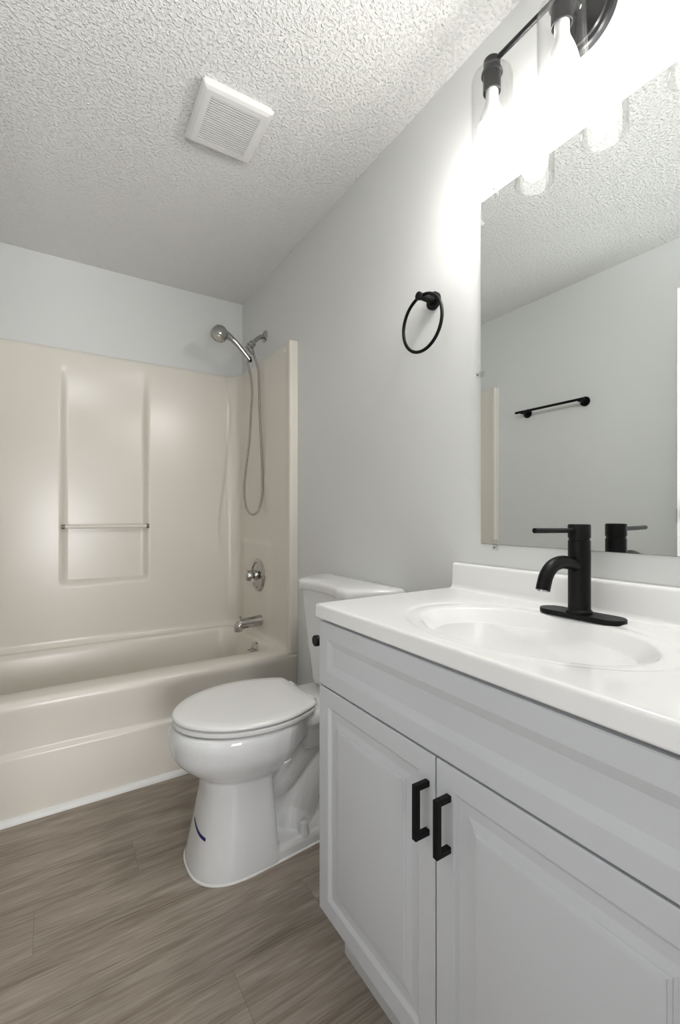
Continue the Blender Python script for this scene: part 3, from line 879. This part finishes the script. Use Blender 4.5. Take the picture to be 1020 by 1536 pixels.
# ------------------------------------------------------------------ towel ring
RY, RZ = 1.052, 1.782
tr = thing('towel_ring', 'black towel ring on the wall between shower and mirror', 'towel ring', (0, RY, RZ))
bm = new(); lathe(bm, (0, RY, RZ), (-1, 0, 0), [(0, 0.0275), (0.010, 0.0275), (0.012, 0.0255), (0.012, 0.0125), (0.030, 0.0105), (0.062, 0.0095), (0.062, 0.0125), (0.071, 0.0125), (0.0725, 0.011), (0.0725, 0)], 32)
obj('wall_post', bm, M['black'], tr)
bm = new(); torus(bm, (-0.055, RY, RZ+0.004-0.086), (1, 0, 0), 0.0865, 0.0052, 72, 14)
obj('ring', bm, M['black'], tr)

# ------------------------------------------------------------------ towel bar on the left wall (seen in the mirror)
tb = thing('towel_bar', 'black towel bar on the wall opposite the mirror', 'towel bar', (-W, 1.6, 1.745))
bm = new(); tube(bm, [(-W+0.062, 1.385, 1.749), (-W+0.062, 1.822, 1.749)], 0.0075, 18); obj('bar', bm, M['black'], tb)
for y in (1.41, 1.775):
    bm = new(); lathe(bm, (-W, y, 1.745), (1, 0, 0), [(0, 0.027), (0.009, 0.027), (0.011, 0.025), (0.011, 0.011), (0.055, 0.0105), (0.068, 0.0105), (0.070, 0.009), (0.070, 0)], 28)
    obj('wall_post', bm, M['black'], tb)

# ------------------------------------------------------------------ ceiling vent
va_ = thing('exhaust_fan_grille', 'square white louvred exhaust fan cover on the ceiling', 'vent', (-0.525, 1.495, ZC))
vw, vl = 0.116, 0.126
vcx, vcy, ang = -0.522, 1.496, math.radians(-1.5)
def vrot(bm):
    bmesh.ops.rotate(bm, cent=(vcx, vcy, 0), matrix=Matrix.Rotation(ang, 3, 'Z'), verts=bm.verts)
def vring(i, z, r=0.006): return rrect(vcx-vw+i, vcx+vw-i, vcy-vl+i, vcy+vl-i, r, z, 4)
bm = new()
R_ = loft(bm, [vring(0.006, ZC-0.001), vring(0.006, ZC-0.010), vring(0.0, ZC-0.012), vring(0.0, ZC-0.016), vring(0.006, ZC-0.0235), vring(0.016, ZC-0.0285), vring(0.034, ZC-0.0295, 0.002), vring(0.034, ZC-0.0265, 0.002)], True, False)
vrot(bm); obj('cover_frame', bm, M['vent'], va_, 17)
bm = new(); ns = 20; y0, y1 = vcy-vl+0.034, vcy+vl-0.034
box(bm, vcx-vw+0.034, vcx+vw-0.034, y0, y1, ZC-0.0262, ZC-0.0185)  # solid black backing, paints the shade in the slots
vrot(bm); obj('slot_shade_backing', bm, M['dark'], va_)
bm = new()
for k in range(ns):
    yc = y0 + (y1-y0)*(k+0.5)/ns; h = (y1-y0)/ns*0.27
    box(bm, vcx-vw+0.0335, vcx+vw-0.0335, yc-h, yc+h, ZC-0.0290, ZC-0.0260)
vrot(bm); obj('louvres', bm, M['vent'], va_)

# ------------------------------------------------------------------ vanity light
LX, LY, LZ = -0.0935, 0.570, 2.238
vl_ = thing('vanity_light', 'three-shade black vanity light with lit bulbs in clear glass above the mirror', 'wall light', (0, LY, LZ))
bm = new(); lathe(bm, (0, LY, 2.228), (-1, 0, 0), [(0, 0.072), (0.012, 0.072), (0.016, 0.069), (0.018, 0.060), (0.022, 0.058), (0.022, 0.0)], 48)
obj('backplate', bm, M['gunmetal'], vl_, 30)
bm = new(); tube(bm, [(-0.02, LY, LZ), (LX, LY, LZ)], 0.008, 16)
obj('arm', bm, M['gunmetal'], vl_)
bm = new(); tube(bm, [(LX, LY-0.205, LZ), (LX, LY+0.205, LZ)], 0.0065, 16)
obj('crossbar', bm, M['gunmetal'], vl_)
for k in (1, 0, -1):
    y = LY + 0.185*k
    bm = new(); lathe(bm, (LX, y, LZ+0.008), (0, 0, -1), [(0, 0), (0, 0.019), (0.002, 0.0205), (0.030, 0.0205), (0.030, 0.025), (0.036, 0.026), (0.037, 0.0215), (0.080, 0.0215), (0.081, 0.019), (0.050, 0.018), (0.050, 0)], 32)
    so = obj('socket', bm, M['gunmetal'], vl_)
    bm = new()
    g = 0.0022; zt = LZ-0.026; zb = 2.006; H = zt - zb
    lathe(bm, (LX, y, zt), (0, 0, -1), [(0, 0.021), (0.0, 0.034), (0.002, 0.042), (0.008, 0.0480), (0.018, 0.0505), (H-0.002, 0.0505), (H, 0.0497), (H, 0.0483), (H-0.002, 0.0480), (0.018, 0.0482), (0.009, 0.0458), (0.004, 0.040), (0.0025, 0.034), (0.0025, 0.021)], 48, closed=True)
    obj('glass_shade', bm, M['glass'], vl_)
    bm = new()
    lathe(bm, (LX, y, LZ-0.06), (0, 0, -1), [(0, 0.0), (0.0, 0.0155), (0.035, 0.0155), (0.045, 0.018), (0.065, 0.0255), (0.085, 0.0315), (0.098, 0.0335)], 32)
    bb = obj('bulb_collar', bm, M['socket'], vl_)
    bm = new()
    lathe(bm, (LX, y, LZ-0.06), (0, 0, -1), [(0.097, 0.0330), (0.099, 0.0338), (0.112, 0.034), (0.130, 0.0325), (0.145, 0.027), (0.156, 0.0165), (0.160, 0)], 24)
    obj('bulb', bm, M['bulb'], bb)
